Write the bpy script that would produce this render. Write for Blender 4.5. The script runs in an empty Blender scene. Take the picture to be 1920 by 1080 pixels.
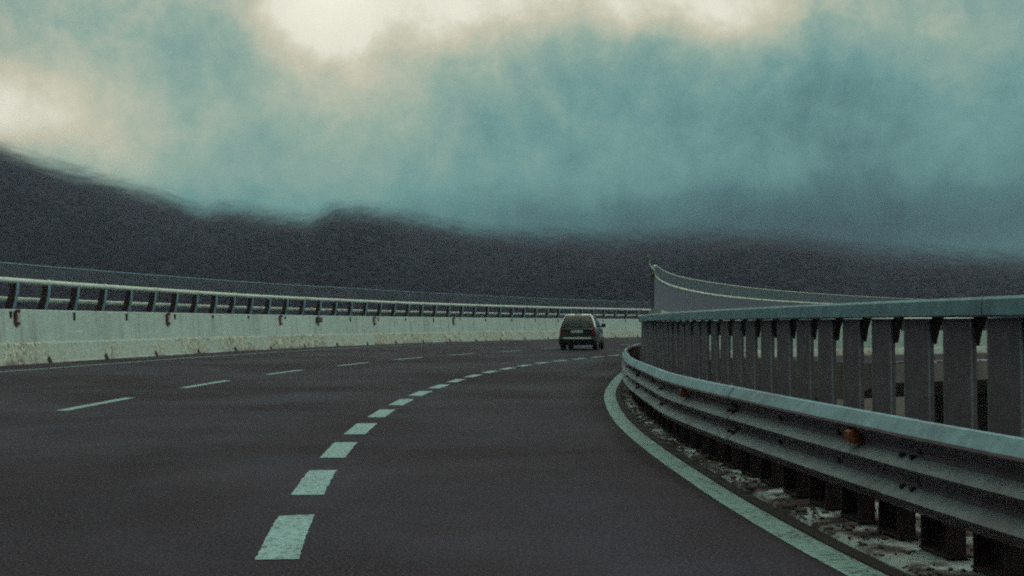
import bpy, math, random
import numpy as np
from mathutils import Vector, Matrix
random.seed(7); rng = np.random.default_rng(7)
S = bpy.context.scene
COL = S.collection

# ---------------------------------------------------------------- camera
cam_d = bpy.data.cameras.new('camera'); cam = bpy.data.objects.new('camera', cam_d); COL.objects.link(cam)
cam.location = (0, 0, 1.15)
cam.rotation_euler = (math.radians(90) + math.atan(67/2200), 0, 0)
cam_d.sensor_width = 36; cam_d.lens = 36*2200/1920
cam_d.clip_start = 0.05; cam_d.clip_end = 6000
S.camera = cam
S.view_settings.view_transform = 'Standard'; S.view_settings.look = 'None'
S.view_settings.exposure = 0.0; S.view_settings.gamma = 1.0
S.cycles.max_bounces = 6; S.cycles.transparent_max_bounces = 48; S.cycles.volume_bounces = 0
S.cycles.use_denoising = False; S.cycles.filter_width = 2.1
S.cycles.use_adaptive_sampling = True; S.cycles.adaptive_threshold = .05; S.cycles.adaptive_min_samples = 16

SUN_EL, SUN_AZ = math.radians(54), math.radians(96)      # azimuth clockwise from +Y: sun behind cloud, to the right

# ---------------------------------------------------------------- world
def srgb(r, g, b):
    f = lambda c: (c/255/12.92) if c <= 10.3 else ((c/255+.055)/1.055)**2.4
    return (f(r), f(g), f(b), 1)

class NT:
    def __init__(s, tree): s.t = tree; s.n = tree.nodes; s.l = tree.links
    def add(s, typ, **kw):
        n = s.n.new(typ)
        for k, v in kw.items(): setattr(n, k, v)
        return n
    def inp(s, n, i, v):
        if isinstance(v, bpy.types.NodeSocket): s.l.new(v, n.inputs[i])
        elif v is not None: n.inputs[i].default_value = v
    def m(s, op, a, b=None, c=None, clamp=False):
        n = s.add('ShaderNodeMath', operation=op); n.use_clamp = clamp
        s.inp(n, 0, a); s.inp(n, 1, b); s.inp(n, 2, c); return n.outputs[0]
    def noise(s, vec, scale, detail=4, rough=.55, dist=0.0, out='Fac'):
        n = s.add('ShaderNodeTexNoise'); s.inp(n, 'Vector', vec); n.inputs['Scale'].default_value = scale
        n.inputs['Detail'].default_value = detail; n.inputs['Roughness'].default_value = rough
        n.inputs['Distortion'].default_value = dist; return n.outputs[out]
    def mapping(s, vec, scale=(1,1,1), loc=(0,0,0)):
        n = s.add('ShaderNodeMapping'); s.inp(n, 'Vector', vec); n.inputs['Scale'].default_value = scale
        n.inputs['Location'].default_value = loc; return n.outputs[0]
    def ramp(s, fac, stops, interp='LINEAR'):
        n = s.add('ShaderNodeValToRGB'); n.color_ramp.interpolation = interp
        e = n.color_ramp.elements
        while len(e) < len(stops): e.new(.5)
        for el, (p, c) in zip(e, stops):
            el.position = p; el.color = c if len(c) == 4 else (*c, 1)
        s.inp(n, 0, fac); return n.outputs[0]
    def mix(s, fac, a, b, blend='MIX'):
        n = s.add('ShaderNodeMix', data_type='RGBA', blend_type=blend)
        s.inp(n, 0, fac)
        for i, v in ((6, a), (7, b)):
            if isinstance(v, bpy.types.NodeSocket): s.l.new(v, n.inputs[i])
            else: n.inputs[i].default_value = v if len(v) == 4 else (*v, 1)
        return n.outputs[2]

W = bpy.data.worlds.new('World'); S.world = W; W.use_nodes = True
wt = NT(W.node_tree); wt.n.clear()
tc = wt.add('ShaderNodeTexCoord').outputs['Generated']
nrm = wt.add('ShaderNodeVectorMath', operation='NORMALIZE'); wt.inp(nrm, 0, tc)
sep = wt.add('ShaderNodeSeparateXYZ'); wt.inp(sep, 0, nrm.outputs[0])
az = wt.m('ARCTAN2', sep.outputs[0], sep.outputs[1])
el = wt.m('ARCSINE', sep.outputs[2])
# slow drift of the cloud banks
n1 = wt.noise(nrm.outputs[0], 7, 6, .55, 0, 'Color')
s1 = wt.add('ShaderNodeSeparateColor'); wt.inp(s1, 0, n1)
azw = wt.m('ADD', az, wt.m('MULTIPLY', wt.m('SUBTRACT', s1.outputs[0], .5), .10))
elw = wt.m('ADD', el, wt.m('MULTIPLY', wt.m('SUBTRACT', s1.outputs[1], .5), .07))
# (azimuth px, elevation px, width px, height px, amount): cloud banks by direction, 2200 units = 1 radian
BANKS = [(595, 0, 110, 105, .78), (750, 50, 220, 90, .24), (950, -5, 280, 90, .38), (1300, 30, 190, 80, .42), (640, 170, 160, 90, .12),
         (30, 220, 210, 95, .40), (250, 270, 260, 80, .14), (-150, 120, 200, 160, .15), (340, 90, 220, 150, .12), (120, 10, 180, 90, .12), (760, 330, 700, 60, .05), (700, 250, 300, 110, .10),
         (1500, 0, 260, 120, .12), (1240, 110, 50, 35, -.10), (560, 255, 60, 60, -.05), (430, 230, 60, 50, .06),
         (1560, 440, 640, 85, -.38), (1700, 260, 380, 140, -.10), (1250, 270, 420, 110, -.05), (960, 420, 400, 70, -.06), (1800, 90, 260, 160, .05)]
tot = wt.m('MULTIPLY_ADD', el, .30, .38)
for (px, py, sx, sy, a) in BANKS:
    du = wt.m('MULTIPLY', wt.m('SUBTRACT', azw, (px-960)/2200), 2200/sx)
    dv = wt.m('MULTIPLY', wt.m('SUBTRACT', elw, (607-py)/2200), 2200/sy)
    q = wt.m('ADD', wt.m('MULTIPLY', du, du), wt.m('MULTIPLY', dv, dv))
    tot = wt.m('MULTIPLY_ADD', wt.m('EXPONENT', wt.m('MULTIPLY', q, -1.0)), a, tot)
n2 = wt.noise(nrm.outputs[0], 7.5, 9, .60, .25)
# billows are ragged higher up and smooth out in the low mist
rag = wt.m('MULTIPLY_ADD', wt.m('MULTIPLY', wt.m('SUBTRACT', el, .06), 5.0, clamp=True), .46, .16)
tot = wt.m('ADD', wt.m('MULTIPLY', wt.m('SUBTRACT', n2, .5), rag), tot)
n4 = wt.noise(nrm.outputs[0], 38, 6, .62, .3)
tot = wt.m('ADD', wt.m('MULTIPLY', wt.m('SUBTRACT', n4, .5), wt.m('MULTIPLY', rag, .62)), tot)
n3 = wt.noise(nrm.outputs[0], 4.5, 4, .5)
tot = wt.m('MULTIPLY_ADD', wt.m('SUBTRACT', n3, .5), .16, tot)
cloud = wt.ramp(tot, [(0.0, srgb(44, 78, 84)), (.22, srgb(76, 120, 120)), (.40, srgb(113, 162, 156)),
                      (.58, srgb(160, 188, 170)), (.80, srgb(224, 219, 190)), (.98, srgb(255, 250, 228))])
sky = wt.add('ShaderNodeTexSky', sky_type='NISHITA'); sky.sun_disc = False
sky.sun_elevation = SUN_EL; sky.sun_rotation = SUN_AZ
skys = wt.mix(1.0, sky.outputs[0], (.1, .1, .1, 1), 'MULTIPLY')
cov = wt.mix(.97, skys, cloud)
# overcast brightens towards the zenith
up = wt.m('MULTIPLY_ADD', wt.m('MULTIPLY', wt.m('SUBTRACT', el, .32), 1.1, clamp=True), .9, 1.0)
# unseen sky to the west and behind, dimmed to keep guardrail faces in shade
dk = wt.m('MULTIPLY_ADD', wt.m('MINIMUM', wt.m('ADD', sep.outputs[0], .35), 0.0), 1.05, 1.0)
dk = wt.m('MULTIPLY', dk, wt.m('MULTIPLY_ADD', wt.m('MINIMUM', sep.outputs[1], 0.0), .55, 1.0))
up = wt.m('MULTIPLY', up, dk)
up = wt.m('ADD', up, wt.m('MULTIPLY', wt.m('MAXIMUM', wt.m('SUBTRACT', tot, .80), 0.0), .35))
bg = wt.add('ShaderNodeBackground'); wt.inp(bg, 0, cov); wt.inp(bg, 1, up)
wo = wt.add('ShaderNodeOutputWorld'); wt.l.new(bg.outputs[0], wo.inputs[0])

sd = bpy.data.lights.new('sun', 'SUN'); sd.energy = 1.0; sd.angle = math.radians(8); sd.color = (.94, 1, .95)
sun = bpy.data.objects.new('sun', sd); COL.objects.link(sun)
sdir = Vector((math.sin(SUN_AZ)*math.cos(SUN_EL), math.cos(SUN_AZ)*math.cos(SUN_EL), math.sin(SUN_EL)))
sun.rotation_euler = sdir.to_track_quat('Z', 'Y').to_euler()
sun.location = (40, 10, 60)

# ---------------------------------------------------------------- materials
def mat(name, build):
    m = bpy.data.materials.new(name); m.use_nodes = True
    t = NT(m.node_tree); t.n.clear()
    out = t.add('ShaderNodeOutputMaterial'); b = t.add('ShaderNodeBsdfPrincipled')
    t.l.new(b.outputs[0], out.inputs[0]); t.b = b; t.out = out
    t.pos = t.add('ShaderNodeNewGeometry').outputs['Position']
    t.obj = t.add('ShaderNodeTexCoord').outputs['Object']
    build(t); return m
def bump(t, h, strength, dist=.01):
    n = t.add('ShaderNodeBump'); n.inputs['Strength'].default_value = strength; n.inputs['Distance'].default_value = dist
    t.inp(n, 'Height', h); t.l.new(n.outputs[0], t.b.inputs['Normal'])
def setb(t, col=None, rough=None, metal=None, spec=None):
    if col is not None:
        t.inp(t.b, 'Base Color', col if isinstance(col, bpy.types.NodeSocket) or len(col) == 4 else (*col, 1))
    if rough is not None: t.inp(t.b, 'Roughness', rough)
    if metal is not None: t.inp(t.b, 'Metallic', metal)
    if spec is not None: t.inp(t.b, 'Specular IOR Level', spec)

def m_asphalt(t):
    big = t.noise(t.pos, .22, 5, .6, .4); mid = t.noise(t.pos, .7, 6, .7); fine = t.noise(t.pos, 55, 4, .8)
    agg = t.add('ShaderNodeTexVoronoi'); t.inp(agg, 'Vector', t.pos); agg.inputs['Scale'].default_value = 60
    c = t.mix(t.ramp(big, [(.40, (0,0,0)), (.60, (1,1,1))]), (.0100, .0048, .0080, 1), (.030, .0275, .044, 1))
    c = t.mix(t.ramp(mid, [(.42, (0,0,0)), (.7, (.75,.75,.75))]), c, (.016, .0050, .008, 1))
    c = t.mix(t.m('MULTIPLY', t.ramp(fine, [(.48, (0,0,0)), (.66, (1,1,1))]), .8), c, (.105, .088, .112, 1))
    c = t.mix(t.ramp(agg.outputs['Distance'], [(.0, (.6,.6,.6)), (.22, (0,0,0))]), c, (.015, .012, .013, 1))
    # wheel tracks polished along the lanes
    sp = t.add('ShaderNodeVectorMath', operation='SUBTRACT'); t.inp(sp, 0, t.pos); sp.inputs[1].default_value = (71.3, 14.5, 0)
    ln = t.add('ShaderNodeVectorMath', operation='LENGTH'); t.inp(ln, 0, sp.outputs[0])
    r_ = t.m('ADD', ln.outputs['Value'], t.m('MULTIPLY', t.noise(t.pos, .3, 3), .5))
    tr = t.m('MULTIPLY_ADD', t.m('SINE', t.m('MULTIPLY', r_, 2*math.pi/1.75)), .5, .5)
    tr = t.m('MULTIPLY', tr, t.ramp(mid, [(.3, (.2,)*3), (.7, (1,)*3)]))
    c = t.mix(t.m('MULTIPLY', tr, .45), c, (.038, .027, .036, 1))
    crk = t.noise(t.pos, 7, 7, .8)
    c = t.mix(t.m('MULTIPLY', t.ramp(crk, [(.56, (0,0,0)), (.66, (1,1,1))]), .5), c, (.055, .044, .052, 1))
    setb(t, c, t.ramp(big, [(.3, (.86,)*3), (.7, (.70,)*3)]), 0, .1)
    bump(t, fine, .6, .006)
def m_paint(t):
    wear = t.noise(t.pos, 24, 6, .72); w2 = t.noise(t.pos, 3.0, 4, .6)
    f = t.m('ADD', t.m('MULTIPLY', wear, .75), t.m('MULTIPLY', w2, .25))
    c = t.ramp(f, [(.40, (.035, .032, .036)), (.46, (.16, .26, .265)), (.6, (.235, .385, .395))])
    setb(t, c, .6); bump(t, wear, .4, .004)
def m_concrete(base, dirt, streak=True):
    def f(t):
        big = t.noise(t.pos, .55, 5, .6); fine = t.noise(t.pos, 14, 5, .7)
        st = t.noise(t.mapping(t.pos, (1.6, 1.6, .16)), 1.6, 5, .65)
        sc = t.noise(t.mapping(t.pos, (.9, .9, 3.6)), 2.2, 6, .75, 1.2)
        c = t.mix(t.ramp(big, [(.35, (0,0,0)), (.7, (1,1,1))]), base, tuple(x*.80 for x in base))
        c = t.mix(t.m('MULTIPLY', t.ramp(fine, [(.5, (0,0,0)), (.8, (1,1,1))]), .5), c, dirt)
        if streak:
            c = t.mix(t.m('MULTIPLY', t.ramp(st, [(.50, (0,0,0)), (.66, (1,1,1))]), .6), c, dirt)
            c = t.mix(t.m('MULTIPLY', t.ramp(sc, [(.53, (0,0,0)), (.62, (1,1,1))]), .45), c, tuple(min(1, x*1.35) for x in base))
        setb(t, c, .88); bump(t, fine, .35, .01)
    return f
def m_foot(t):
    # scraped and tyre marked foot of the safety wall
    sc = t.noise(t.mapping(t.pos, (1.6, 1.6, 1.2)), 3.0, 6, .75, 2.0)
    z = t.add('ShaderNodeSeparateXYZ'); t.inp(z, 0, t.pos)
    c = t.ramp(sc, [(.40, (.11, .09, .075)), (.48, (.32, .33, .27)), (.56, (.50, .54, .42)), (.7, (.72, .75, .60))])
    low = t.ramp(t.m('ADD', z.outputs[2], t.m('MULTIPLY', t.noise(t.pos, 2.5, 5, .7), .22)), [(.10, (1,1,1)), (.24, (0,0,0))])
    c = t.mix(low, c, (.13, .10, .09, 1))
    big = t.noise(t.pos, .35, 5, .6)
    c = t.mix(t.m('MULTIPLY', t.ramp(big, [(.40, (1,1,1)), (.56, (0,0,0))]), .75), c, (.38, .46, .42, 1))
    dg = t.noise(t.mapping(t.pos, (3.2, 3.2, 1.4)), 2.4, 5, .7, 3.0)
    c = t.mix(t.m('MULTIPLY', t.ramp(dg, [(.58, (0,0,0)), (.64, (1,1,1))]), .6), c, (.10, .10, .085, 1))
    setb(t, c, .85); bump(t, sc, .3, .02)
def m_galv(base, rust, amt=.35, metal=.35, rough=.5):
    def f(t):
        n = t.noise(t.pos, 9, 5, .65); r = t.noise(t.pos, 2.2, 6, .7)
        c = t.mix(t.ramp(n, [(.35, (0,0,0)), (.7, (1,1,1))]), base, tuple(x*.7 for x in base))
        c = t.mix(t.m('MULTIPLY', t.ramp(r, [(.5, (0,0,0)), (.68, (1,1,1))]), amt), c, rust)
        setb(t, c, t.ramp(n, [(.3, (rough-.1,)*3), (.7, (rough+.15,)*3)]), metal); bump(t, n, .08, .004)
    return f
def m_plain(col, rough=.6, metal=0.0, var=.25, scale=6):
    def f(t):
        n = t.noise(t.pos, scale, 5, .6)
        setb(t, t.mix(t.m('MULTIPLY', n, var), col, tuple(x*.45 for x in col)), rough, metal)
    return f

def m_kerb(t):
    a = t.noise(t.pos, 2.6, 4, .6); b = t.noise(t.pos, 22, 5, .7)
    c = t.ramp(a, [(.44, (.040, .020, .021)), (.50, (.15, .14, .14)), (.57, (.36, .41, .42))])
    c = t.mix(t.m('MULTIPLY', t.ramp(b, [(.48, (0,0,0)), (.7, (1,1,1))]), .5), c, (.05, .038, .036, 1))
    setb(t, c, .9); bump(t, b, .6, .02)
M = {}
M['asphalt'] = mat('asphalt', m_asphalt)
M['paint'] = mat('road_paint', m_paint)
M['wall'] = mat('wall_concrete', m_concrete((.46, .56, .51), (.22, .235, .20)))
M['foot'] = mat('wall_foot_concrete', m_foot)
M['kerb'] = mat('kerb_concrete', m_kerb)
M['deck'] = mat('deck_concrete', m_concrete((.17, .15, .14), (.08, .06, .055)))
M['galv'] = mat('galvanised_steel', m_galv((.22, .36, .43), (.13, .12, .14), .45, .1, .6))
M['pale'] = mat('pale_painted_steel', m_galv((.60, .66, .60), (.30, .28, .24), .35, .0, .5))
M['guard'] = mat('shaded_weathered_guardrail_steel', m_galv((.148, .094, .118), (.085, .040, .038), .5, .0, .6))
M['post'] = mat('brown_painted_steel', m_galv((.052, .024, .027), (.030, .013, .013), .5, .0, .7))
M['slat'] = mat('taupe_painted_steel', m_galv((.150, .118, .145), (.105, .070, .085), .5, .0, .7))
M['panel'] = mat('grey_windbreak_panel', m_galv((.135, .135, .18), (.13, .115, .15), .4, .0, .7))
M['lit_lip'] = mat('lit_edge_steel', m_galv((.24, .26, .29), (.14, .09, .09), .5, .1, .6))  # lighter steel painted as lit beam lips and slat edges
M['grit'] = mat('grit', m_plain((.10, .08, .078), .9, 0, .9, 30))
M['darkiron'] = mat('dark_iron', m_plain((.022, .013, .012), .7))
M['seam'] = mat('dark_joint', m_plain((.018, .012, .011), .9))
M['red'] = mat('red_reflector', m_plain((.075, .010, .013), .5))
M['white'] = mat('pale_reflector', m_plain((.42, .36, .34), .4))
M['orange'] = mat('orange_reflector', m_plain((.20, .045, .014), .45))
M['tyre'] = mat('tyre_rubber', m_plain((.018, .016, .017), .85))
M['rim'] = mat('wheel_rim', m_plain((.20, .20, .21), .4, .8))
def m_car(t):
    setb(t, (.006, .005, .007), .28, .0, .5); t.b.inputs['Coat Weight'].default_value = .8; t.b.inputs['Coat Roughness'].default_value = .06
M['car'] = mat('car_paint_dark', m_car)
def m_carglass(t):
    setb(t, (.012, .012, .016), .07, 0, .6); t.b.inputs['Alpha'].default_value = .55; t.inp(t.b, 'Specular IOR Level', 1.0); t.inp(t.b, 'Base Color', (.02, .025, .03, 1))
M['carglass'] = mat('car_glass', m_carglass)
M['chrome_and_glint'] = mat('bright_trim_and_highlight', m_plain((.85, .88, .80), .3, .0, .08))  # bumper trim, also the painted sky highlights on the car
M['plastic'] = mat('black_plastic', m_plain((.03, .02, .022), .6))
M['lens'] = mat('tail_lens', m_plain((.16, .012, .014), .25))
M['plate'] = mat('number_plate', m_plain((.55, .60, .62), .4, 0, .15))
def m_mesh(t):
    # weathered translucent windbreak sheeting
    n = t.noise(t.pos, 3, 4, .6)
    setb(t, t.mix(n, (.17, .21, .22, 1), (.11, .14, .15, 1)), .35)
    t.b.inputs['Alpha'].default_value = .62
def m_mesh2(t):
    m_mesh(t); t.b.inputs['Alpha'].default_value = .13
M['sheet'] = mat('windbreak_sheet', m_mesh); M['clearsheet'] = mat('clear_windbreak_sheet', m_mesh2)
def m_ground(t):
    a = t.noise(t.pos, .05, 6, .65); b = t.noise(t.pos, 1.3, 5, .7)
    c = t.mix(t.ramp(a, [(.4, (0,0,0)), (.65, (1,1,1))]), (.040, .026, .020, 1), (.060, .050, .036, 1))  # soil kept dark to stand in for shade under the viaducts
    c = t.mix(t.ramp(b, [(.45, (0,0,0)), (.7, (1,1,1))]), c, (.025, .022, .016, 1))
    setb(t, c, .95); bump(t, b, .8, .3)
M['ground'] = mat('scrub_ground', m_ground)
def m_hill(t):
    at = t.add('ShaderNodeAttribute', attribute_name='cover')
    a = t.noise(t.pos, .02, 6, .65); b = t.noise(t.pos, .16, 5, .7)
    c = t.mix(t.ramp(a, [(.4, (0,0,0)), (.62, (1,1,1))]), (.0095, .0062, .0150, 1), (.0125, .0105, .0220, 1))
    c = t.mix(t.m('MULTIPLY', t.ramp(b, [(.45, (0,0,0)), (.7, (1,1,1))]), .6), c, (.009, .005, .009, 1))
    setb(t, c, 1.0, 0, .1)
    # the slope goes up into the cloud base: visible where 'cover' (metres above cloud base) is low
    nz = t.m('MULTIPLY_ADD', t.noise(t.mapping(t.pos, (1, .35, .6)), .09, 6, .7), .75, t.m('MULTIPLY', t.noise(t.pos, .017, 4, .6), .25))
    k = t.m('ADD', at.outputs['Fac'], t.m('MULTIPLY', t.m('MULTIPLY_ADD', nz, 1.0, -.28), 32))
    fade = t.ramp(t.m('MULTIPLY_ADD', k, 1/30, .36, clamp=True), [(0, (1,1,1)), (1, (0,0,0))], 'EASE')
    t.l.new(fade, t.b.inputs['Alpha'])
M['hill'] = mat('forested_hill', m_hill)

# ---------------------------------------------------------------- mesh helpers
class MB:
    def __init__(s): s.v = []; s.f = []; s.mi = []; s.sm = []
    def quad(s, *ids, m=0, smooth=False): s.f.append(ids); s.mi.append(m); s.sm.append(smooth)
    def box(s, o, ax, ay, azv, m=0):
        """o = centre, ax/ay/azv = half-extent vectors"""
        o, ax, ay, azv = map(Vector, (o, ax, ay, azv)); b = len(s.v)
        for k in (-1, 1):
            for j in (-1, 1):
                for i in (-1, 1): s.v.append(tuple(o+i*ax+j*ay+k*azv))
        fl = ax.cross(ay).dot(azv) < 0
        for q in ((0,2,3,1), (4,5,7,6), (0,1,5,4), (2,6,7,3), (0,4,6,2), (1,3,7,5)):
            q = [b+i for i in q]
            s.quad(*(q[::-1] if fl else q), m=m)
    def loft(s, rings, closed=True, caps=True, m=0, smooth=False):
        b = len(s.v); n = len(rings[0])
        for r in rings: s.v += [tuple(p) for p in r]
        for i in range(len(rings)-1):
            for j in range(n if closed else n-1):
                a = b+i*n+j; c = b+i*n+(j+1) % n
                s.quad(a, c, c+n, a+n, m=(m[j] if isinstance(m, (list, tuple)) else m), smooth=smooth)
        if caps and closed:
            m0 = m[0] if isinstance(m, (list, tuple)) else m
            s.quad(*range(b+n-1, b-1, -1), m=m0); s.quad(*range(b+(len(rings)-1)*n, b+len(rings)*n), m=m0)
    def cyl(s, p, q, r, n=10, m=0, smooth=True):
        p, q = Vector(p), Vector(q); d = (q-p).normalized()
        u = d.orthogonal().normalized(); w = d.cross(u)
        s.loft([[c+u*r*math.cos(2*math.pi*k/n)+w*r*math.sin(2*math.pi*k/n) for k in range(n)] for c in (p, q)], m=m, smooth=smooth)
    def build(s, name, mats, parent=None, **props):
        me = bpy.data.meshes.new(name); me.from_pydata(s.v, [], s.f)
        for k in (mats if isinstance(mats, (list, tuple)) else [mats]): me.materials.append(M[k])
        me.polygons.foreach_set('material_index', s.mi); me.polygons.foreach_set('use_smooth', s.sm)
        me.update()
        o = bpy.data.objects.new(name, me); COL.objects.link(o)
        if parent: o.parent = parent
        tag(o, **props); return o
def tag(o, label=None, cat=None, group=None, kind=None):
    if label: o['label'] = label
    if cat: o['category'] = cat
    if group: o['group'] = group
    if kind: o['kind'] = kind
    return o
def thing(name, label, cat, loc=(0,0,0), group=None, rz=0):
    o = bpy.data.objects.new(name, None); COL.objects.link(o); o.location = loc; o.rotation_euler.z = rz
    o.empty_display_size = .3
    return tag(o, label, cat, group)

# ---------------------------------------------------------------- road alignment (a curve to the right that opens out)
CX, CY = 71.3, 14.5
def curve(table):
    xs = np.array([a for a, _ in table], float); ys = np.array([b for _, b in table], float)
    d = np.diff(ys)/np.diff(xs); t = np.empty(len(xs)); t[0] = d[0]; t[-1] = d[-1]
    t[1:-1] = np.where(d[:-1]*d[1:] > 0, 2*d[:-1]*d[1:]/(d[:-1]+d[1:]+1e-12), 0)
    def f(x):
        x = min(max(x, xs[0]), xs[-1]); i = min(np.searchsorted(xs, x, 'right')-1, len(xs)-2); i = max(i, 0)
        h = xs[i+1]-xs[i]; u = (x-xs[i])/h
        return float((2*u**3-3*u**2+1)*ys[i]+(u**3-2*u*u+u)*h*t[i]+(-2*u**3+3*u*u)*ys[i+1]+(u**3-u*u)*h*t[i+1])
    return f
R_IN = curve([(-.7, 69.3), (.22, 69.3), (.268, 69.6), (.40, 70.8), (.56, 72.8), (.66, 74.4), (.86, 78.4), (1.0, 82), (1.3, 92)])
R_OUT = curve([(-.7, 84.5), (0, 85.6), (.204, 86.95), (.257, 87.55), (.327, 88.5), (.414, 90.2), (.532, 92.6), (.631, 95.0), (.756, 98.4), (.92, 104), (1.1, 111), (1.3, 119)])
R_LINE = curve([(-.7, 70.28), (-.13, 70.275), (-.10, 70.22), (-.08, 70.16), (-.05, 70.09), (-.02, 70.03), (.02, 69.94), (.06, 69.87), (.12, 69.80), (.2, 69.9), (.3, 70.6), (.4, 71.6), (.56, 73.6), (.86, 79.2), (1.3, 92.8)])
R_DASH = curve([(-.7, 72.98), (.09, 72.97), (.15, 73.04), (.22, 73.12), (.30, 73.18), (.34, 73.15), (.42, 73.2), (.6, 75)])
R_LEFT = curve([(-.3, 77.0), (.031, 77.28), (.103, 77.53), (.176, 77.87), (.238, 78.1), (.309, 78.55), (.383, 79.0), (.435, 79.3), (.6, 81.5), (.8, 85), (1.1, 96)])
R_EDGE = curve([(-.7, 83.4), (.0, 84.2), (.16, 84.6), (.209, 84.85), (.276, 85.6), (.366, 86.9), (.451, 88.5), (.6, 92), (.756, 96.2), (.92, 102), (1.3, 117)])
R_GUARD = curve([(-.7, 69.88), (-.06, 69.86), (-.012, 69.73), (.03, 69.64), (.064, 69.58), (.14, 69.55), (.30, 69.75)])
def P(th, r, z=0.0): return Vector((CX-r*math.cos(th), CY+r*math.sin(th), z))
def frame(th):   # outward radial, forward tangent
    return Vector((-math.cos(th), math.sin(th), 0)), Vector((math.sin(th), math.cos(th), 0))
def sweep(mb, prof, R, t0, t1, step=.012, closed=True, m=0, smooth=False, zf=None):
    n = max(2, int(math.ceil((t1-t0)/step))+1); rings = []
    for i in range(n):
        th = t0+(t1-t0)*i/(n-1); r = R(th)
        rings.append([P(th, r+dr, z) for dr, z in prof])
    mb.loft(rings, closed, True, m, smooth)
def band(name, R, w0, w1, z, t0, t1, m, step=.008, **props):
    mb = MB(); sweep(mb, [(w0, z), (w1, z)], R, t0, t1, step, closed=False)
    mb.f = [tuple(reversed(f)) for f in mb.f]
    return mb.build(name, m, **props)

# ---------------------------------------------------------------- terrain
RIDGE = [(-1600, 330), (-900, 270), (-300, 262), (0, 300), (100, 330), (200, 350), (300, 372), (378, 400), (410, 390), (500, 400), (575, 413), (628, 388), (700, 392),
         (800, 412), (900, 430), (1000, 433), (1150, 440), (1300, 434), (1400, 440), (1500, 446), (1600, 464), (1700, 474),
         (1920, 486), (2400, 500), (3600, 480)]
rx = [math.atan((a-960)/2200) if abs(a-960) < 1500 else (a-960)/2200 for a, _ in RIDGE]; ry = [(607-b)/2200 for _, b in RIDGE]
def elev(a): return np.interp(a, rx, ry)
D0, D1 = 330., 980.
def hill_z(d, a):
    """height of the slope at distance d (m), azimuth a"""
    e = elev(a); t = np.clip((d-D0)/(D1-D0), 0, 1)
    return -8 + (e*1.32*D1+8)*t**1.15
def cloud_z(a):     # height where the slope enters the cloud base
    ds = np.linspace(D0, D1, 120); e = elev(a)
    zz = hill_z(ds, a); i = np.argmax((zz-1.15)/ds >= e); return zz[i] if i > 0 else zz[-1]
AZT = np.linspace(-math.pi, math.pi, 721); CZT = np.array([cloud_z(a) for a in AZT])
def cover(x, y, z): return z-np.interp(np.arctan2(x, y), AZT, CZT)
def big_mesh(name, V, F, mt, cov=None, **props):
    me = bpy.data.meshes.new(name); V = np.asarray(V, np.float32); F = np.asarray(F, np.int32)
    k = F.shape[1]
    me.vertices.add(len(V)); me.vertices.foreach_set('co', V.ravel())
    me.loops.add(F.size); me.loops.foreach_set('vertex_index', F.ravel())
    me.polygons.add(len(F)); me.polygons.foreach_set('loop_start', np.arange(0, F.size, k, dtype=np.int32))
    me.update(calc_edges=True)
    if cov is not None:
        at = me.attributes.new('cover', 'FLOAT', 'POINT'); at.data.foreach_set('value', np.asarray(cov, np.float32))
    me.materials.append(M[mt]); me.validate(); me.polygons.foreach_set('use_smooth', [True]*len(me.polygons))
    o = bpy.data.objects.new(name, me); COL.objects.link(o); tag(o, **props); return o
def polar(ds, az, zf):
    A, Dd = np.meshgrid(az, ds); Z = zf(Dd, A)
    V = np.stack([Dd*np.sin(A), Dd*np.cos(A), Z], -1).reshape(-1, 3); n = len(az); F = []
    i = np.arange(len(ds)-1)[:, None]*n; j = np.arange(n-1)[None, :]
    a = (i+j).ravel(); F = np.stack([a, a+1, a+1+n, a+n], 1)[:, ::-1]; return V, F
def gz(d, a): return -8.0+.5*np.sin(d*.09+3*a)*np.clip(d/200, 0, 1)*np.cos(a*7+d*.02)
V, F = polar(np.concatenate([np.linspace(.5, 60, 16), np.linspace(75, 420, 40), np.geomspace(450, 1040, 8)]), np.linspace(-math.pi, math.pi, 145), gz)
big_mesh('ground', V, F, 'ground', label='dark scrubby ground under and beyond the viaduct', kind='structure')
def hz(d, a):
    n = np.sin(a*31+d*.011)*3+np.sin(a*83-d*.023)*1.8+np.sin(a*17-d*.017+2)*4
    z = hill_z(d, a); up_ = np.clip((np.interp(a, AZT, CZT)-z-6)/30, 0, 1)
    return z+n*np.clip((d-D0)/260, 0, 1)*up_
V, F = polar(np.linspace(D0-5, D1, 70), np.linspace(-math.pi, math.pi, 900), hz)
big_mesh('hills', V, F, 'hill', cover(V[:, 0], V[:, 1], V[:, 2]), label='dark wooded hillside rising into the low cloud', kind='structure')
# far-off wood on the slope: one mass
ico_v = []; t_ = (1+5**.5)/2
for a_, b_ in ((-1, t_), (1, t_), (-1, -t_), (1, -t_)): ico_v += [(a_, b_, 0)]
for a_, b_ in ((-1, t_), (1, t_), (-1, -t_), (1, -t_)): ico_v += [(0, a_, b_)]
for a_, b_ in ((t_, -1), (t_, 1), (-t_, -1), (-t_, 1)): ico_v += [(a_, 0, b_)]
IV = np.array(ico_v)/np.linalg.norm(ico_v[0])
IF = np.array([(0,11,5),(0,5,1),(0,1,7),(0,7,10),(0,10,11),(1,5,9),(5,11,4),(11,10,2),(10,7,6),(7,1,8),(3,9,4),(3,4,2),(3,2,6),(3,6,8),(3,8,9),(4,9,5),(2,4,11),(6,2,10),(8,6,7),(9,8,1)])
NTREE = 34000
ta = rng.uniform(-.62, .62, NTREE); td = D0+10+(D1-D0-90)*rng.random(NTREE)**.75
tz = hz(td, ta); th_ = rng.uniform(1.0, 2.4, NTREE); tw = th_*rng.uniform(1.0, 1.9, NTREE)
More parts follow.
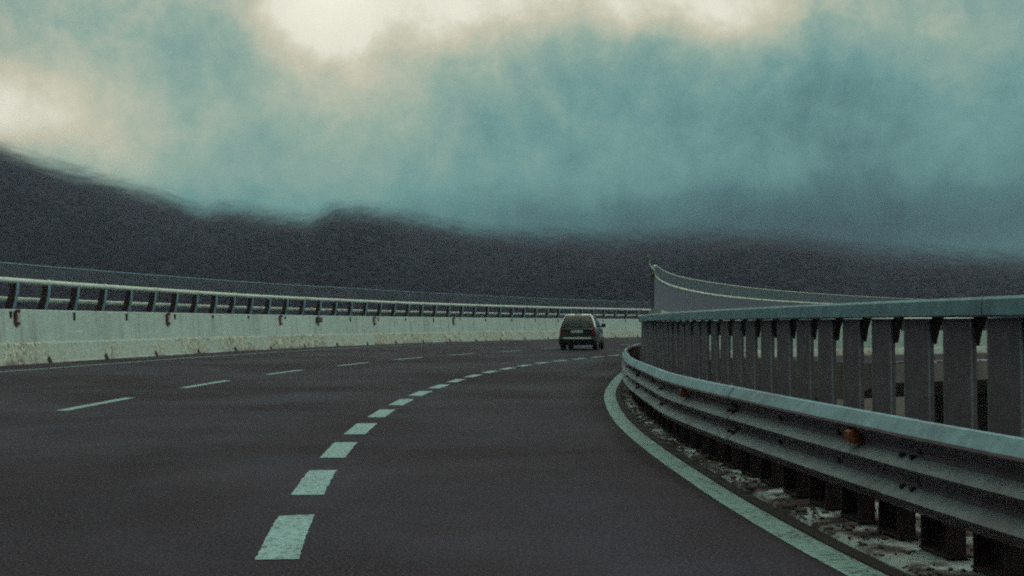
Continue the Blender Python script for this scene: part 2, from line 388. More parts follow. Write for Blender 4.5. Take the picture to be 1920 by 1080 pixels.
base = np.stack([td*np.sin(ta), td*np.cos(ta), tz+th_*.1], 1)
sc_ = np.clip((-16-cover(base[:, 0], base[:, 1], base[:, 2]))/40, 0, 1)
th_ *= sc_; tw *= .3+.7*sc_
VV = IV[None]*np.stack([tw, tw, th_*.8], 1)[:, None, :]*rng.uniform(.6, 1.25, (NTREE, 12, 1))+base[:, None, :]
FF = IF[None]+12*np.arange(NTREE)[:, None, None]
VV = VV.reshape(-1, 3)
keep = cover(base[:, 0], base[:, 1], base[:, 2]) < -18; FF = FF[keep]
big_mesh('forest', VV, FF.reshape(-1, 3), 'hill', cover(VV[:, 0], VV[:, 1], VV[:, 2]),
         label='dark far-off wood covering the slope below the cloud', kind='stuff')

# ---------------------------------------------------------------- viaduct, road and markings
T0, T1 = -.62, 1.22
vd = thing('viaduct', 'curving concrete viaduct carrying the three lane road', 'viaduct', tuple(P(0, 78, 0)))
def local(mb, root):
    o = root.location; mb.v = [(a-o.x, b-o.y, c-o.z) for a, b, c in mb.v]; return mb
def sweep2(mb, prof, t0, t1, step=.02, m=0):   # prof: (which edge, offset, z)
    n = int((t1-t0)/step)+2; rings = []
    for i in range(n):
        th = t0+(t1-t0)*i/(n-1)
        rings.append([P(th, (R_IN if e == 0 else R_OUT)(th)+dr, z) for e, dr, z in prof])
    mb.loft(rings, True, True, m)
mb = MB(); sweep2(mb, [(0, -.30, -.01), (1, .55, -.01), (1, .55, -.32), (1, -.9, -.45), (0, 1.2, -.45), (0, -.30, -.32)], T0, T1)
local(mb, vd).build('deck_slab', 'deck', vd)
mb = MB(); sweep2(mb, [(0, 2.6, -.452), (1, -3.2, -.452), (1, -4.4, -2.1), (0, 3.8, -2.1)], T0, T1)
local(mb, vd).build('girder', 'deck', vd)
for th in (-.35, 0.02, .38, .72, 1.06):
    rad, tan = frame(th); c = P(th, (R_IN(th)+R_OUT(th))/2, -5.3); mb = MB()
    hw = 2.6
    mb.loft([[c+Vector((0,0,z))+rad*(a*w)+tan*(b*.8) for a, b in ((-1,-1),(1,-1),(1,1),(-1,1))] for z, w in ((-3.5, hw), (2.2, hw), (3.19, hw+1.3))])
    local(mb, vd).build('pier', 'deck', vd)

def road_sheet(name, e0, e1, z, m, **props):
    mb = MB(); n = 240; rings = []
    for i in range(n):
        th = T0+(T1-T0)*i/(n-1); rings.append([P(th, e0(th), z), P(th, e1(th), z)])
    mb.loft(rings, False, False); mb.f = [tuple(reversed(f)) for f in mb.f]
    return mb.build(name, m, **props)
road_sheet('road', lambda t: R_LINE(t)-.17, lambda t: R_OUT(t)+.02, 0.0, 'asphalt',
           label='dark worn asphalt road bending away to the right', kind='structure')
band('edge_line', R_LINE, -.09, .09, .004, T0, T1, 'paint', label='solid white edge line beside the guardrail kerb', kind='structure')
band('outer_edge_line', R_EDGE, -.075, .075, .004, T0, T1, 'paint', label='thin white edge line at the foot of the long concrete wall', kind='structure')
mb = MB()
k = -14
while True:
    c = -.111+.0297*k; k += 1
    if c > .60: break
    r = R_DASH(c); hl = .66/r; b = len(mb.v)
    w = .108 + random.uniform(-.006, .006)
    ns = 22
    for i in range(ns+1):
        t = c-hl+2*hl*i/ns; rr = R_DASH(t); e = .02/r if i in (0, ns) else 0
        mb.v += [tuple(P(t+random.uniform(-e, e), rr-w+random.uniform(-.006, .004), .004)), tuple(P(t+random.uniform(-e, e), rr+w+random.uniform(-.004, .006), .004))]
    for i in range(ns): mb.quad(b+2*i+1, b+2*i+3, b+2*i+2, b+2*i)
mb.f = [tuple(reversed(f)) for f in mb.f]
mb.build('short_lane_dashes', 'paint', label='short broad white dashes of the inner lane line', kind='structure')
mb = MB()
for k in range(-7, 15):
    c = .031+.0712*k
    if c > 1.1: break
    r = R_LEFT(c); hl = 1.38/r; b = len(mb.v)
    for i in range(5):
        t = c-hl+2*hl*i/4; rr = R_LEFT(t); mb.v += [tuple(P(t, rr-.085, .004)), tuple(P(t, rr+.085, .004))]
    for i in range(4): mb.quad(b+2*i, b+2*i+2, b+2*i+3, b+2*i+1)
mb.build('long_lane_dashes', 'paint', label='long thin white dashes of the outer lane line', kind='structure')
# make all sheets face upward
for o in bpy.data.objects:
    if o.type == 'MESH' and o.get('kind') == 'structure' and o.name in ('road', 'edge_line', 'outer_edge_line', 'short_lane_dashes', 'long_lane_dashes'):
        me = o.data
        if me.polygons[0].normal.z < 0: me.flip_normals()
# dark drainage joint and kerb strip under the guardrail
mb = MB(); n = 260; rings = []
for i in range(n):
    th = T0+(T1-T0)*i/(n-1); a = R_LINE(th)-.20; b = R_IN(th)-.28
    rings.append([P(th, a, -.009), P(th, a, .006), P(th, a-.02, .03), P(th, b, .045), P(th, b, -.009)])
mb.loft([list(reversed(r)) for r in rings])
mb.build('kerb', 'kerb', label='low pale concrete kerb under the guardrail', kind='structure')
mb = MB(); rings = []
for i in range(n):
    th = T0+(T1-T0)*i/(n-1); a = R_LINE(th)
    rings.append([P(th, a-.198, .003), P(th, a-.112, .003)])
mb.loft(rings, False, False)
mb.build('drain_joint', 'seam', label='black joint between edge line and kerb', kind='structure')

# ---------------------------------------------------------------- outer safety wall
TA0, TA1 = -.15, 1.16
SP = 1.815                      # post spacing in metres along the wall
def arc_steps(R, t0, t1, ds):
    out = []; t = t0
    while t < t1: out.append(t); t += ds/R(t)
    return out
# align: a post at azimuth of px 42
wall = thing('safety_wall', 'long pale concrete safety wall on the outer side of the bend', 'wall', tuple(P(.3, R_OUT(.3), 0)))
mb = MB()
sweep(mb, [(-.02, 0), (.03, .07), (.15, .57), (.19, .62), (.28, 1.54), (.30, 1.56), (.52, 1.56), (.52, -.3), (-.02, -.3)][::-1], R_OUT, TA0, TA1, .01,
      m=[0, 0, 0, 0, 0, 1, 1, 0, 0][::-1][0:9] if False else 0)
# foot faces take the scraped material
for i, f in enumerate(mb.f):
    if len(f) == 4:
        zz = [mb.v[q][2] for q in f]
        if max(zz) < .63 and min(zz) > -.01: mb.mi[i] = 1
local(mb, wall).build('wall_body', ['wall', 'foot'], wall)
posts_t = [t for t in arc_steps(R_OUT, TA0+.01, TA1, SP)]
# shift so that one post falls at theta 0.2165
sh = min((t-.2155 for t in posts_t), key=abs); posts_t = [t-sh for t in posts_t if t-sh > TA0]
wf = thing('wall_fence', 'fence of curved dark posts under a pale tube rail on the long outer wall', 'fence', tuple(P(.3, R_OUT(.3)+.4, 1.56)))
def tube_sweep(mb, R, dr, z, rad, t0, t1, n=8, step=.01, m=0, zf=None):
    k = int((t1-t0)/step)+2; rings = []
    for i in range(k):
        th = t0+(t1-t0)*i/(k-1); zz = zf(th) if zf else z
        rings.append([P(th, R(th)+dr+rad*math.cos(2*math.pi*j/n), zz+rad*math.sin(2*math.pi*j/n)) for j in range(n)])
    mb.loft(rings, smooth=True, m=m)
# rail pieces between couplings
for i in range(0, len(posts_t)-2, 2):
    a, b = posts_t[i], posts_t[i+2]
    mb = MB(); tube_sweep(mb, R_OUT, .30, 2.36, .085, a+.0002, b-.0002)
    mb.cyl(P(a, R_OUT(a)+.30, 2.36)-frame(a)[1]*.07, P(a, R_OUT(a)+.30, 2.36)+frame(a)[1]*.07, .1, 10)
    local(mb, wf).build('rail', 'pale', wf)
mb = MB(); tube_sweep(mb, R_OUT, .78, 1.85, .075, posts_t[0], posts_t[-1]); local(mb, wf).build('lower_rail', 'pale', wf)
mb = MB(); tube_sweep(mb, R_OUT, .62, 0, .018, posts_t[0], posts_t[-1], n=5, zf=lambda t: 2.86+.2*min(1, max(0, (t-.2)/.35)))
local(mb, wf).build('top_wire', 'galv', wf)
mb = MB(); kk = int((posts_t[-1]-posts_t[0])/.01); rings = []
for i in range(kk+1):
    th = posts_t[0]+(posts_t[-1]-posts_t[0])*i/kk; zt = 2.86+.2*min(1, max(0, (th-.2)/.35))
    rings.append([P(th, R_OUT(th)+.44, 2.42), P(th, R_OUT(th)+.62, zt-.02)])
mb.loft(rings, False, False); local(mb, wf).build('windbreak_sheet', 'clearsheet', wf)
def post_rings(th, R, mirror=1):
    """curved plate post, leaning over the road at the top"""
    rad, tan = frame(th); base = P(th, R(th)+.42, 1.55); out = []
    for u in np.linspace(0, 1, 6):
        off = .16*(1-u)**1.8; w = .135-.03*u; z = u*.76
        c = base+rad*(off-.06)*mirror+Vector((0, 0, z))
        out.append((c, w))
    return rad, tan, out
for th in posts_t:
    rad, tan, cs = post_rings(th, R_OUT); mb = MB()
    mb.loft([[c+rad*w*a+tan*.03*b for a, b in ((-1,-1),(1,-1),(1,1),(-1,1))] for c, w in cs])
    mb.box(P(th, R_OUT(th)+.42, 1.57), rad*.10, tan*.11, (0, 0, .012))
    mb.loft([[c-rad*(w+.012)+rad*.012*a+tan*.055*b for a, b in ((-1,-1),(1,-1),(1,1),(-1,1))] for c, w in cs], m=1)  # road-side flange in lighter steel, its lit edge put into colour
    local(mb, wf).build('post', ['post', 'galv'], wf)
# small stanchion that carries the top wire at every second post
for th in posts_t[::2]:
    mb = MB(); zt = 2.86+.2*min(1, max(0, (th-.2)/.35))
    mb.cyl(P(th, R_OUT(th)+.38, 2.42), P(th, R_OUT(th)+.62, zt), .014, 6); local(mb, wf).build('stanchion', 'post', wf)
# drains at the foot, dark tie brackets at the top and panel joints
for i, th in enumerate(posts_t):
    rad, tan = frame(th); r = R_OUT(th)
    if i % 2 == 0:
        t2 = th-.004
        mb = MB(); rad, tan = frame(t2); r = R_OUT(t2); w = .06+.05*random.random()
        mb.loft([[P(t2, r-.03, .004)+tan*(a*w) + Vector((0,0,z)) + rad*d for a, d, z in ((-1, -.004, 0), (1, -.004, 0), (.8, .10, .2), (-.8, .10, .2))],
                 [P(t2, r+.1, .004)+tan*(a*w) + Vector((0,0,z)) + rad*d for a, d, z in ((-1, -.004, 0), (1, -.004, 0), (.8, .10, .2), (-.8, .10, .2))]])
        local(mb, wall).build('drain_opening', 'seam', wall)
    if i % 2 == 1:
        mb = MB(); t2 = th-.004+random.uniform(-.002, .002); rad, tan = frame(t2); r = R_OUT(t2)
        hh = random.choice((.06, .09, .12))
        mb.box(P(t2, r+.262, 1.50-hh), rad*.022, tan*.05, (0, 0, hh)); local(mb, wall).build('tie_bracket', 'darkiron', wall)
    if i % 6 == 3:
        mb = MB(); t2 = th+.006; rad, tan = frame(t2); r = R_OUT(t2)
        mb.loft([[P(t2, r+d, z)+tan*.014*s_ for d, z, s_ in ((-.004+.195, .64, -1), (-.004+.195, .64, 1), (-.004+.28, 1.5, 1), (-.004+.28, 1.5, -1))],
                 [P(t2, r+d+.03, z)+tan*.014*s_ for d, z, s_ in ((.195, .64, -1), (.195, .64, 1), (.28, 1.5, 1), (.28, 1.5, -1))]])
        local(mb, wall).build('panel_joint', 'seam', wall)
# red markers with a pale reflector hung on the wall
def pt_th(px, R, dr=0):
    best = None
    for i in range(4000):
        t = -.1+1.2*i/4000; p = P(t, R(t)+dr); 
        if p.y > 5:
            e = abs(960+2200*p.x/p.y-px)
            if best is None or e < best[0]: best = (e, t)
    return best[1]
ordn = ['first', 'second', 'third', 'fourth', 'fifth']
proto = None
for i, px in enumerate((30, 314, 525, 701, 850)):
    t = pt_th(px, R_OUT, .25); rad, tan = frame(t)
    root = thing('wall_marker', '%s red bracket marker from the near end of the outer concrete wall' % ordn[i], 'marker', tuple(P(t, R_OUT(t)+.24, 1.35)),
                 'red markers hung on the outer wall', rz=-t)
    if proto is None:
        mb = MB()   # local axes: -x radial outward ... +x to the road, +y forward
        mb.box((.02, .09, 0), (.012, .03, .24), (0, .0, .24), (0, 0, .24)) if False else None
        mb.box((.03, -.07, -.02), (.02, 0, 0), (0, .04, 0), (0, 0, .19))
        mb.box((.034, .03, .15), (.02, 0, 0), (0, .085, 0), (0, 0, .05))
        mb.box((.034, .03, -.20), (.02, 0, 0), (0, .085, 0), (0, 0, .05))
        b1 = mb.build('bracket', 'red', root)
        mb = MB(); mb.box((.036, .05, -.02), (.014, 0, 0), (0, .05, 0), (0, 0, .10)); b2 = mb.build('reflector', 'white', root)
        proto = (b1, b2)
    else:
        for b_ in proto:
            c = b_.copy(); COL.objects.link(c); c.parent = root
# grey junction box on the wall
t = pt_th(596, R_OUT, .25); rad, tan = frame(t)
jb = thing('junction_box', 'dark grey cable box hung near the top of the outer wall', 'cable box', tuple(P(t, R_OUT(t)+.22, 1.35)), rz=-t)
mb = MB(); mb.box((.05, 0, 0), (.06, 0, 0), (0, .2, 0), (0, 0, .13)); mb.build('casing', 'plastic', jb)
mb = MB(); mb.box((.118, 0, 0), (.008, 0, 0), (0, .17, 0), (0, 0, .10)); mb.cyl((.05, -.06, .13), (.05, -.06, .42), .022, 8)
mb.build('cover_plate', 'guard', jb)

# ---------------------------------------------------------------- guardrail on the inside of the bend
G0, G1 = -.21, .20
gr = thing('guardrail', 'triple wave galvanised guardrail sweeping along the kerb', 'guardrail', tuple(P(0, R_GUARD(0), .04)))
prof = [(-.02, .655), (.0, .682), (.025, .678), (.075, .612), (.080, .598), (.066, .585), (.022, .545), (.012, .525), (.014, .500),
        (.070, .462), (.080, .448), (.068, .432), (.022, .392), (.012, .372), (.014, .350), (.068, .308), (.080, .294), (.070, .278), (.035, .252), (.02, .232)]
th_back = [(d-.006, z-.002) for d, z in prof]
step = 3.0/69.7; t = G0; i = 0
while t < G1:
    t2 = min(G1, t+step); mb = MB()
    o = .009 if i % 2 else 0
    sweep(mb, [(d+o, z) for d, z in prof]+[(d+o, z) for d, z in th_back[::-1]], R_GUARD, t-.0018, t2+.0018, .004, m=[2, 2, 2, 0, 0, 0, 0, 0, 1, 1, 0, 0, 0, 0, 1, 1, 0, 0, 0]+[0]*21, smooth=False)  # top and ridge lips lighter, front face darker: sky light put into colour
    local(mb, gr).build('beam', ['guard', 'lit_lip', 'galv'], gr)
    for zb in (.56, .50, .41, .345):
        for dq in (-.055, .055):
            q = t2-.001+dq/69.7; rad, tan = frame(q); c = P(q, R_GUARD(q)+.030, zb); mb = MB(); mb.cyl(c-rad*.02, c+rad*.022, .012, 6, smooth=False)
            local(mb, gr).build('bolt', 'darkiron', gr)
    t = t2; i += 1
for i, th in enumerate(arc_steps(R_GUARD, G0+.012, G1-.005, .5)):
    rad, tan = frame(th); mb = MB(); r = R_GUARD(th)
    hw_ = .125+random.uniform(-.01, .012)
    mb.box(P(th, r-.13, .33), rad*.006, tan*hw_, (0, 0, .29))
    for a in (-1, 1): mb.box(P(th, r-.085, .33)+tan*a*(hw_-.004), rad*.045, tan*.004, (0, 0, .30))
    mb.box(P(th, r-.10, .052), rad*.06, tan*(hw_+.02), (0, 0, .006))
    local(mb, gr).build('post', 'post', gr)
    if i % 2: continue
    mb = MB(); mb.box(P(th, r-.035, .50), rad*.033, tan*.05, (0, 0, .12)); local(mb, gr).build('spacer_block', 'post', gr)
    for zb in (.535, .382):
        mb = MB(); c = P(th, r+.010, zb); mb.cyl(c, c+rad*.022, .017, 8, smooth=False); local(mb, gr).build('bolt', 'darkiron', gr)
for px, zc in ((1283, .56), (1600, .555)):
    best = min(((abs(960+2200*(P(q, R_GUARD(q)+.05).x)/(P(q, R_GUARD(q)+.05).y)-px), q) for q in np.linspace(-.2, .05, 1500)))
    q = best[1]; rad, tan = frame(q); mb = MB()
    c = P(q, R_GUARD(q)+.065, zc-.015)
    mb.loft([[c+rad*d+tan*a*w+Vector((0, 0, b*hh)) for a, b in ((-1,-1),(1,-1),(1,1),(-1,1))] for d, w, hh in ((-.04, .045, .036), (.01, .045, .036), (.03, .034, .026))])
    hs = local(mb, gr).build('reflector', 'orange', gr)

# ---------------------------------------------------------------- bridge parapet of flat slats behind the guardrail
F0, F1 = -.21, .165
pf = thing('slat_fence', 'brown parapet fence of flat upright slats right behind the guardrail', 'fence', tuple(P(0, 69.25, .04)))
RF = lambda t: 69.30
t = -8.35/69.3; js = [t]
while js[-1] < F1: js.append(js[-1]+2.75/69.3)
while js[0] > F0: js.insert(0, js[0]-2.75/69.3)
for a, b in zip(js[:-1], js[1:]):
    b = min(b, F1)
    if b-a < .005: continue
    mb = MB(); sweep(mb, [(-.055, 1.272), (-.035, 1.290), (.02, 1.292), (.034, 1.278), (.036, 1.196), (.026, 1.188), (-.055, 1.188)], RF, a+.00012, b-.00012, .006)
    local(mb, pf).build('rail', 'galv', pf)
mb = MB()
for th in js:
    rad, tan = frame(th)
    if th < F1: mb.box(P(th, 69.285, 1.238), rad*.036, tan*.055, (0, 0, .045))
local(mb, pf).build('rail_sleeve', 'darkiron', pf)
s = -8.62-.5*9+.155
while s/69.3 < F1:
    th = s/69.3; rad, tan = frame(th); mb = MB(); c = P(th, 69.27+random.uniform(-.004, .004), .615); tan = (tan+rad*random.uniform(-.03, .03)).normalized()
    jit = random.uniform(-.006, .006)
    mb.box(c, rad*.008, tan*(.146+jit), (0, 0, .565))
    for a in (-1, 1):
        mb.box(c+tan*a*(.150+jit)-rad*.016, rad*.009, tan*.004, (0, 0, .565))
        mb.box(c+tan*a*(.150+jit)+rad*.002, rad*.006, tan*.0045, (0, 0, .565), m=1)  # lit slat edge painted as a thin lighter strip
    local(mb, pf).build('slat', ['slat', 'lit_lip'], pf)
    if s < 6:
        mb = MB(); q = c+Vector((0, 0, .545))+tan*(-.20)-rad*.03
        mb.loft([[q+tan*a+Vector((0, 0, b))+rad*d for a, b in ((-.045, .03), (.05, .03), (.05, -.13), (.015, -.05))] for d in (-.015, .015)])
        local(mb, pf).build('gusset', 'darkiron', pf)
    s += .5
mb = MB(); sweep(mb, [(-.06, .05), (-.06, .09), (.0, .09), (.0, .05)], lambda t: 69.25, F0, F1, .01)
local(mb, pf).build('bottom_rail', 'post', pf)

# grit and litter lying along the kerb
n_ = 1500; tt = rng.uniform(-.16, .12, n_); rr = np.array([R_LINE(q) for q in tt])-.17-rng.random(n_)**1.6*.55
sz = rng.uniform(.004, .016, n_)*(1+1.5*(rng.random(n_) > .94))
cc = np.stack([CX-rr*np.cos(tt), CY+rr*np.sin(tt), .034+sz*.35+.012*np.clip((rr-69.9)/-.6, 0, 1)], 1)
VV = IV[None]*rng.uniform(.5, 1.3, (n_, 12, 1))*np.stack([sz*1.3, sz, sz*.6], 1)[:, None, :]+cc[:, None, :]
big_mesh('gravel', VV.reshape(-1, 3), (IF[None]+12*np.arange(n_)[:, None, None]).reshape(-1, 3), 'grit', label='grit and small stones lying on the kerb', kind='stuff')

# ---------------------------------------------------------------- tall windbreak on the inner edge beyond the slat fence
B0, B1 = .205, 1.10
R_B = curve([(.09, 69.16), (.17, 69.18), (.23, 69.46), (.31, 70.0), (.43, 71.1), (.56, 72.8), (.66, 74.4), (.86, 78.4), (1.0, 82), (1.3, 92)])
wb = thing('windbreak_wall', 'tall windbreak wall whose rail rears up to a point behind the slat fence', 'windbreak', tuple(P(.3, R_B(.3), .04)))
mb = MB(); sweep(mb, [(-.20, .046), (-.20, 1.5), (.06, 1.5), (.16, .4), (.24, .046)], R_B, B0, B1, .01); local(mb, wb).build('plinth', 'wall', wb)
kk = arc_steps(R_B, B0+.002, B1, 3.0)
for a, b in zip(kk[:-1], kk[1:]):
    mb = MB(); sweep(mb, [(-.03, 1.5), (-.03, 2.33), (.0, 2.33), (.0, 1.5)], R_B, a+.0001, b-.0001, .008)
    local(mb, wb).build('panel', 'panel', wb)
for a, b in zip(kk[1:-1], kk[2:]):
    mb = MB(); tube_sweep(mb, R_B, 0, 2.385, .055, a+.0003, b-.0003, n=10); local(mb, wb).build('rail', 'pale', wb)
# the first rail length runs out past the panels as a tapering horn
mb = MB(); rings = []
for i in range(26):
    u = i/25; th = .098+(kk[1]-.098)*u; rr = .022+.035*min(1, u*1.3)
    rings.append([P(th, R_B(th)+rr*math.cos(2*math.pi*j/10), 2.385+rr*math.sin(2*math.pi*j/10)) for j in range(10)])
mb.loft(rings, smooth=True); local(mb, wb).build('horn_rail', 'pale', wb)
for th in kk:
    rad, tan = frame(th); mb = MB(); c = P(th, R_B(th)+.03, 1.93)
    mb.box(c, rad*.02, tan*.04, (0, 0, .43)); local(mb, wb).build('post', 'panel', wb)
W0 = .214
ZT = curve([(.214, 2.56), (.228, 2.64), (.25, 2.71), (.36, 2.78), (.55, 2.92), (.8, 2.98)])
mb = MB(); tube_sweep(mb, R_B, -.02, 0, .024, W0, kk[-1], n=6, zf=ZT, step=.006); local(mb, wb).build('top_wire', 'pale', wb)
mb = MB(); n_ = 200; rings = []
for i in range(n_+1):
    th = W0+.0005+(kk[-1]-W0-.0005)*i/n_; rings.append([P(th, R_B(th)-.015, 2.40), P(th, R_B(th)-.02, ZT(th)-.005)])
mb.loft(rings, False, False); local(mb, wb).build('windbreak_sheet', 'sheet', wb)

# ---------------------------------------------------------------- neighbouring ramp seen through the slats
ra, rb = Vector((7.2, 39.2, 0)), Vector((34, 55.5, 0)); rd = (rb-ra).normalized(); rn = Vector((-rd.y, rd.x, 0))
L_ = (rb-ra).length
def ramp_prof(mb, prof, a, b, m=0): mb.loft([[ra+rd*q+rn*u+Vector((0, 0, z)) for u, z in prof] for q in (a, b)], m=m)
rv = thing('ramp_viaduct', 'straight concrete ramp viaduct seen between the slats', 'viaduct', tuple(ra))
mb = MB(); ramp_prof(mb, [(-6.6, -.01), (-6.6, -.55), (-5, -1.1), (-1, -1.1), (.5, -.55), (.5, -.01)], 0, L_); local(mb, rv).build('deck_slab', 'deck', rv)
for q in (9, 27):
    mb = MB(); c = ra+rd*q+rn*-3; mb.box(c+Vector((0, 0, -5.1)), rd*.8, rn*1.8, (0, 0, 4.0)); local(mb, rv).build('pier', 'deck', rv)
mb = MB(); ramp_prof(mb, [(-6.6, -.008), (-6.6, .05), (-6.3, .05), (-6.3, -.008)], 0, L_); local(mb, rv).build('edge_kerb', 'kerb', rv)
mb = MB(); mb.v = [tuple(ra+rd*q+rn*u+Vector((0, 0, .0))) for q, u in ((0, -6.28), (L_, -6.28), (L_, .0), (0, .0))]; mb.quad(0, 1, 2, 3)
mb.build('ramp_road', 'asphalt', label='strip of asphalt on the ramp beyond the slats', kind='structure')
rw = thing('ramp_wall', 'low pale concrete wall of the ramp seen in the gaps of the slat fence', 'wall', tuple(ra))
mb = MB(); ramp_prof(mb, [(-.05, -.006), (.02, .22), (.05, .26), (.06, .88), (.3, .88), (.3, -.006)][::-1], 0, L_)
for i, f in enumerate(mb.f):
    if len(f) == 4 and max(mb.v[q][2] for q in f) < .27 and min(mb.v[q][2] for q in f) > -.01: mb.mi[i] = 1
local(mb, rw).build('wall_body', ['wall', 'foot'], rw)
mb = MB(); mb.cyl(ra+rn*.2+Vector((0, 0, 1.33)), rb+rn*.2+Vector((0, 0, 1.33)), .055, 10); local(mb, rw).build('rail', 'pale', rw)
q = .4
while q < L_:
    mb = MB(); mb.box(ra+rd*q+rn*.2+Vector((0, 0, 1.09)), rd*.05, rn*.03, (0, 0, .21)); local(mb, rw).build('post', 'post', rw); q += 1.2

# ---------------------------------------------------------------- the car ahead
CAR_R, CAR_T = 77.2, .478
cp = Vector((2.83, 50.9, 0))
car = thing('small_car', 'small dark hatchback driving ahead in the middle lane', 'car', tuple(cp), rz=-math.radians(11))
car.location.z = .004; car.scale = (1.0, 1.0, 1.07)
# local axes: +y forward, +x right, rear bumper at y = 0 .. 3.5 long
def smooth_obj(o, lv=2):
    s_ = o.modifiers.new('smooth', 'SUBSURF'); s_.levels = lv; s_.render_levels = lv; return o
def section(y, pts): return [Vector((x, y, z)) for x, z in pts]
# lower body: rings along y, half-profile mirrored
def ring(y, w, z0, z1, tuck=.06):
    hp = [(w*.55, z0), (w-.05, z0+.02), (w, z0+.18), (w, (z0+z1)/2), (w-.02, z1-.10), (w-tuck, z1), (w*.5, z1+.015)]
    return [Vector((x, y, z)) for x, z in hp]+[Vector((-x, y, z)) for x, z in hp[::-1]]
mb = MB()
mb.loft([ring(y, w, z0, z1) for y, w, z0, z1 in ((.03, .70, .34, .80), (.0, .76, .24, .84), (.12, .80, .20, .90), (.5, .82, .20, .93), (1.2, .825, .2, .92),
        (2.2, .825, .2, .90), (2.7, .82, .2, .88), (3.2, .78, .2, .80), (3.45, .70, .22, .70), (3.5, .62, .3, .6))], smooth=True)
body = mb.build('body', 'car', car)
# cabin
mb = MB()
def cab(z, yr, yf, wr, wf): return [Vector(p) for p in ((-wr, yr, z), (-wr+.1, yr-.03, z), (0, yr-.05, z), (wr-.1, yr-.03, z), (wr, yr, z), (wr+.01, (yr+yf)/2-.3, z), (wf+.01, (yr+yf)/2+.3, z), (wf, yf-.1, z), (wf*.7, yf, z), (0, yf+.03, z), (-wf*.7, yf, z), (-wf, yf-.1, z), (-wf-.01, (yr+yf)/2+.3, z), (-wr-.01, (yr+yf)/2-.3, z))]
mb.loft([cab(.86, .10, 2.55, .76, .76), cab(.93, .11, 2.45, .755, .75), cab(1.15, .20, 2.05, .69, .68), cab(1.34, .32, 1.75, .585, .59), cab(1.43, .42, 1.62, .50, .50), cab(1.465, .55, 1.45, .36, .36), cab(1.475, .70, 1.3, .2, .2)], smooth=True)
mb.build('cabin', 'car', car)
# windows lie just proud of the cabin
def lerp(a, b, t): return a+(b-a)*t
mb = MB()
def rear(z): # surface y and half width of the cabin's rear at z
    zs = [.86, .93, 1.15, 1.36, 1.44]; return float(np.interp(z, zs, [.10, .11, .20, .32, .42])), float(np.interp(z, zs, [.76, .755, .69, .580, .49]))
rings = []
for z, k_ in ((.945, .84), (.98, .92), (1.15, .92), (1.32, .92), (1.385, .86)):
    y, w = rear(z); rings.append([Vector((x*w*k_, y-.052+.030*abs(x)**3, z)) for x in np.linspace(-1, 1, 9)])
mb.loft(rings, False, False, smooth=True); mb.build('rear_window', 'carglass', car)
for sgn in (-1, 1):
    mb = MB(); rings = []
    for z, y0, y1 in ((.945, .50, 2.30), (1.15, .52, 1.98), (1.34, .62, 1.70)):
        _, w = rear(z); rings.append([Vector((sgn*(w+.022), lerp(y0, y1, q), z)) for q in (0, .33, .66, 1)])
    mb.loft(rings, False, False, smooth=True); mb.build('side_window', 'carglass', car)
mb = MB(); rings = []
for z, y in ((.95, 2.47), (1.15, 2.10), (1.34, 1.80)):
    _, w = rear(z); rings.append([Vector((x*w*.88, y+.035-.06*abs(x)**3, z)) for x in np.linspace(-1, 1, 7)])
mb.loft(rings, False, False, smooth=True); mb.build('windscreen', 'carglass', car)
# sky highlights on roof edge and pillars, painted as pale strips
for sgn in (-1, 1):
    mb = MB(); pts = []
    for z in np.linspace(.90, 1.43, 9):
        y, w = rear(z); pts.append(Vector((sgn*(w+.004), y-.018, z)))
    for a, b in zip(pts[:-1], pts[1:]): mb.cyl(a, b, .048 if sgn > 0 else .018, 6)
    mb.build('pillar_highlight', 'chrome_and_glint', car)
mb = MB(); mb.loft([[Vector((x, y, z)) for y, z in ((.36, 1.405), (.34, 1.42), (.50, 1.462), (.54, 1.452))] for x in np.linspace(-.46, .46, 7)]); mb.build('roof_edge_highlight', 'chrome_and_glint', car)
mb = MB(); mb.box((0, -.045, .49), (.60, 0, 0), (0, .03, 0), (0, 0, .030)); mb.build('bumper_strip', 'chrome_and_glint', car)
mb = MB()
mb.loft([[Vector((x, y, z)) for y, z in ((.06, .22), (-.045, .26), (-.06, .44), (-.03, .56), (.1, .58))] for x in (-.80, -.74, 0, .74, .80)], smooth=False); mb.build('bumper', 'car', car)
mb = MB(); mb.box((-.02, -.028, .76), (.26, 0, 0), (0, .01, 0), (0, 0, .058)); mb.build('number_plate', 'plate', car)
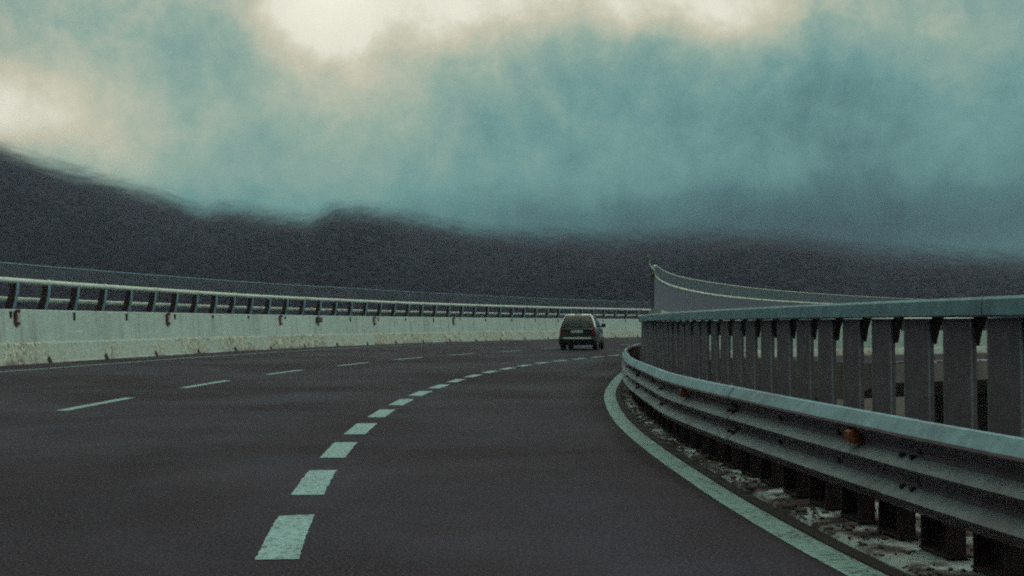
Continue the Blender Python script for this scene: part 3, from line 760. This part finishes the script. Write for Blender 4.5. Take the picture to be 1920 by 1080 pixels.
for sgn in (-1, 1):
    mb = MB(); mb.loft([[Vector((sgn*(.70+x), y, z)) for x, z in ((-.09, .62), (.06, .62), (.055, .86), (-.05, .86))] for y in (-.012, .10)]); mb.build('tail_light', 'lens', car)
    mb = MB()
    mb.loft([[Vector((sgn*(.90+a*w), 2.05+d, 1.00+b*h)) for a, b in ((-1,-1),(1,-1),(1,1),(-1,1))] for d, w, h in ((-.04, .085, .07), (.0, .10, .085), (.08, .06, .05))], smooth=False)
    mb.box((sgn*.83, 2.08, .965), (.06, 0, 0), (0, .02, 0), (0, 0, .015)); mb.build('wing_mirror', 'car', car)
    mb = MB(); mb.box((sgn*.30, .85, 1.06), (.12, 0, 0), (0, .05, 0), (0, 0, .10)); mb.box((sgn*.30, .85, .92), (.20, 0, 0), (0, .06, 0), (0, 0, .08)); mb.build('headrest', 'plastic', car)
    for y in (.62, 2.95):
        mb = MB(); c = Vector((sgn*.70, y, .285))
        ring_ = lambda x, r: [c+Vector((sgn*x, r*math.cos(2*math.pi*k/20), r*math.sin(2*math.pi*k/20))) for k in range(20)]
        mb.loft([ring_(-.10, .20), ring_(-.10, .27), ring_(-.07, .285), ring_(.07, .285), ring_(.105, .27), ring_(.105, .19)], smooth=True)
        w_ = mb.build('wheel', 'tyre', car)
        mb = MB(); mb.loft([ring_(.09, .19), ring_(.108, .18), ring_(.10, .10), ring_(.115, .05)], smooth=True); mb.build('rim', 'rim', w_)
mb = MB(); mb.cyl((.42, -.05, .24), (.42, .3, .24), .03, 8); mb.build('exhaust_pipe', 'guard', car)

# ---------------------------------------------------------------- air between the camera and the hills
hz_m = bpy.data.materials.new('haze_air'); hz_m.use_nodes = True; ht = NT(hz_m.node_tree); ht.n.clear()
vol = ht.add('ShaderNodeVolumePrincipled'); vol.inputs['Density'].default_value = .00033; vol.inputs['Color'].default_value = (.54, .60, .80, 1)
ho = ht.add('ShaderNodeOutputMaterial'); ht.l.new(vol.outputs[0], ho.inputs['Volume'])
me = bpy.data.meshes.new('haze'); me.materials.append(hz_m)
mb = MB(); mb.box((0, 0, 170), (1060, 0, 0), (0, 1060, 0), (0, 0, 180)); me.from_pydata(mb.v, [], mb.f)
hzo = bpy.data.objects.new('haze', me); COL.objects.link(hzo); tag(hzo, 'thin damp air in front of the hills', kind='stuff')
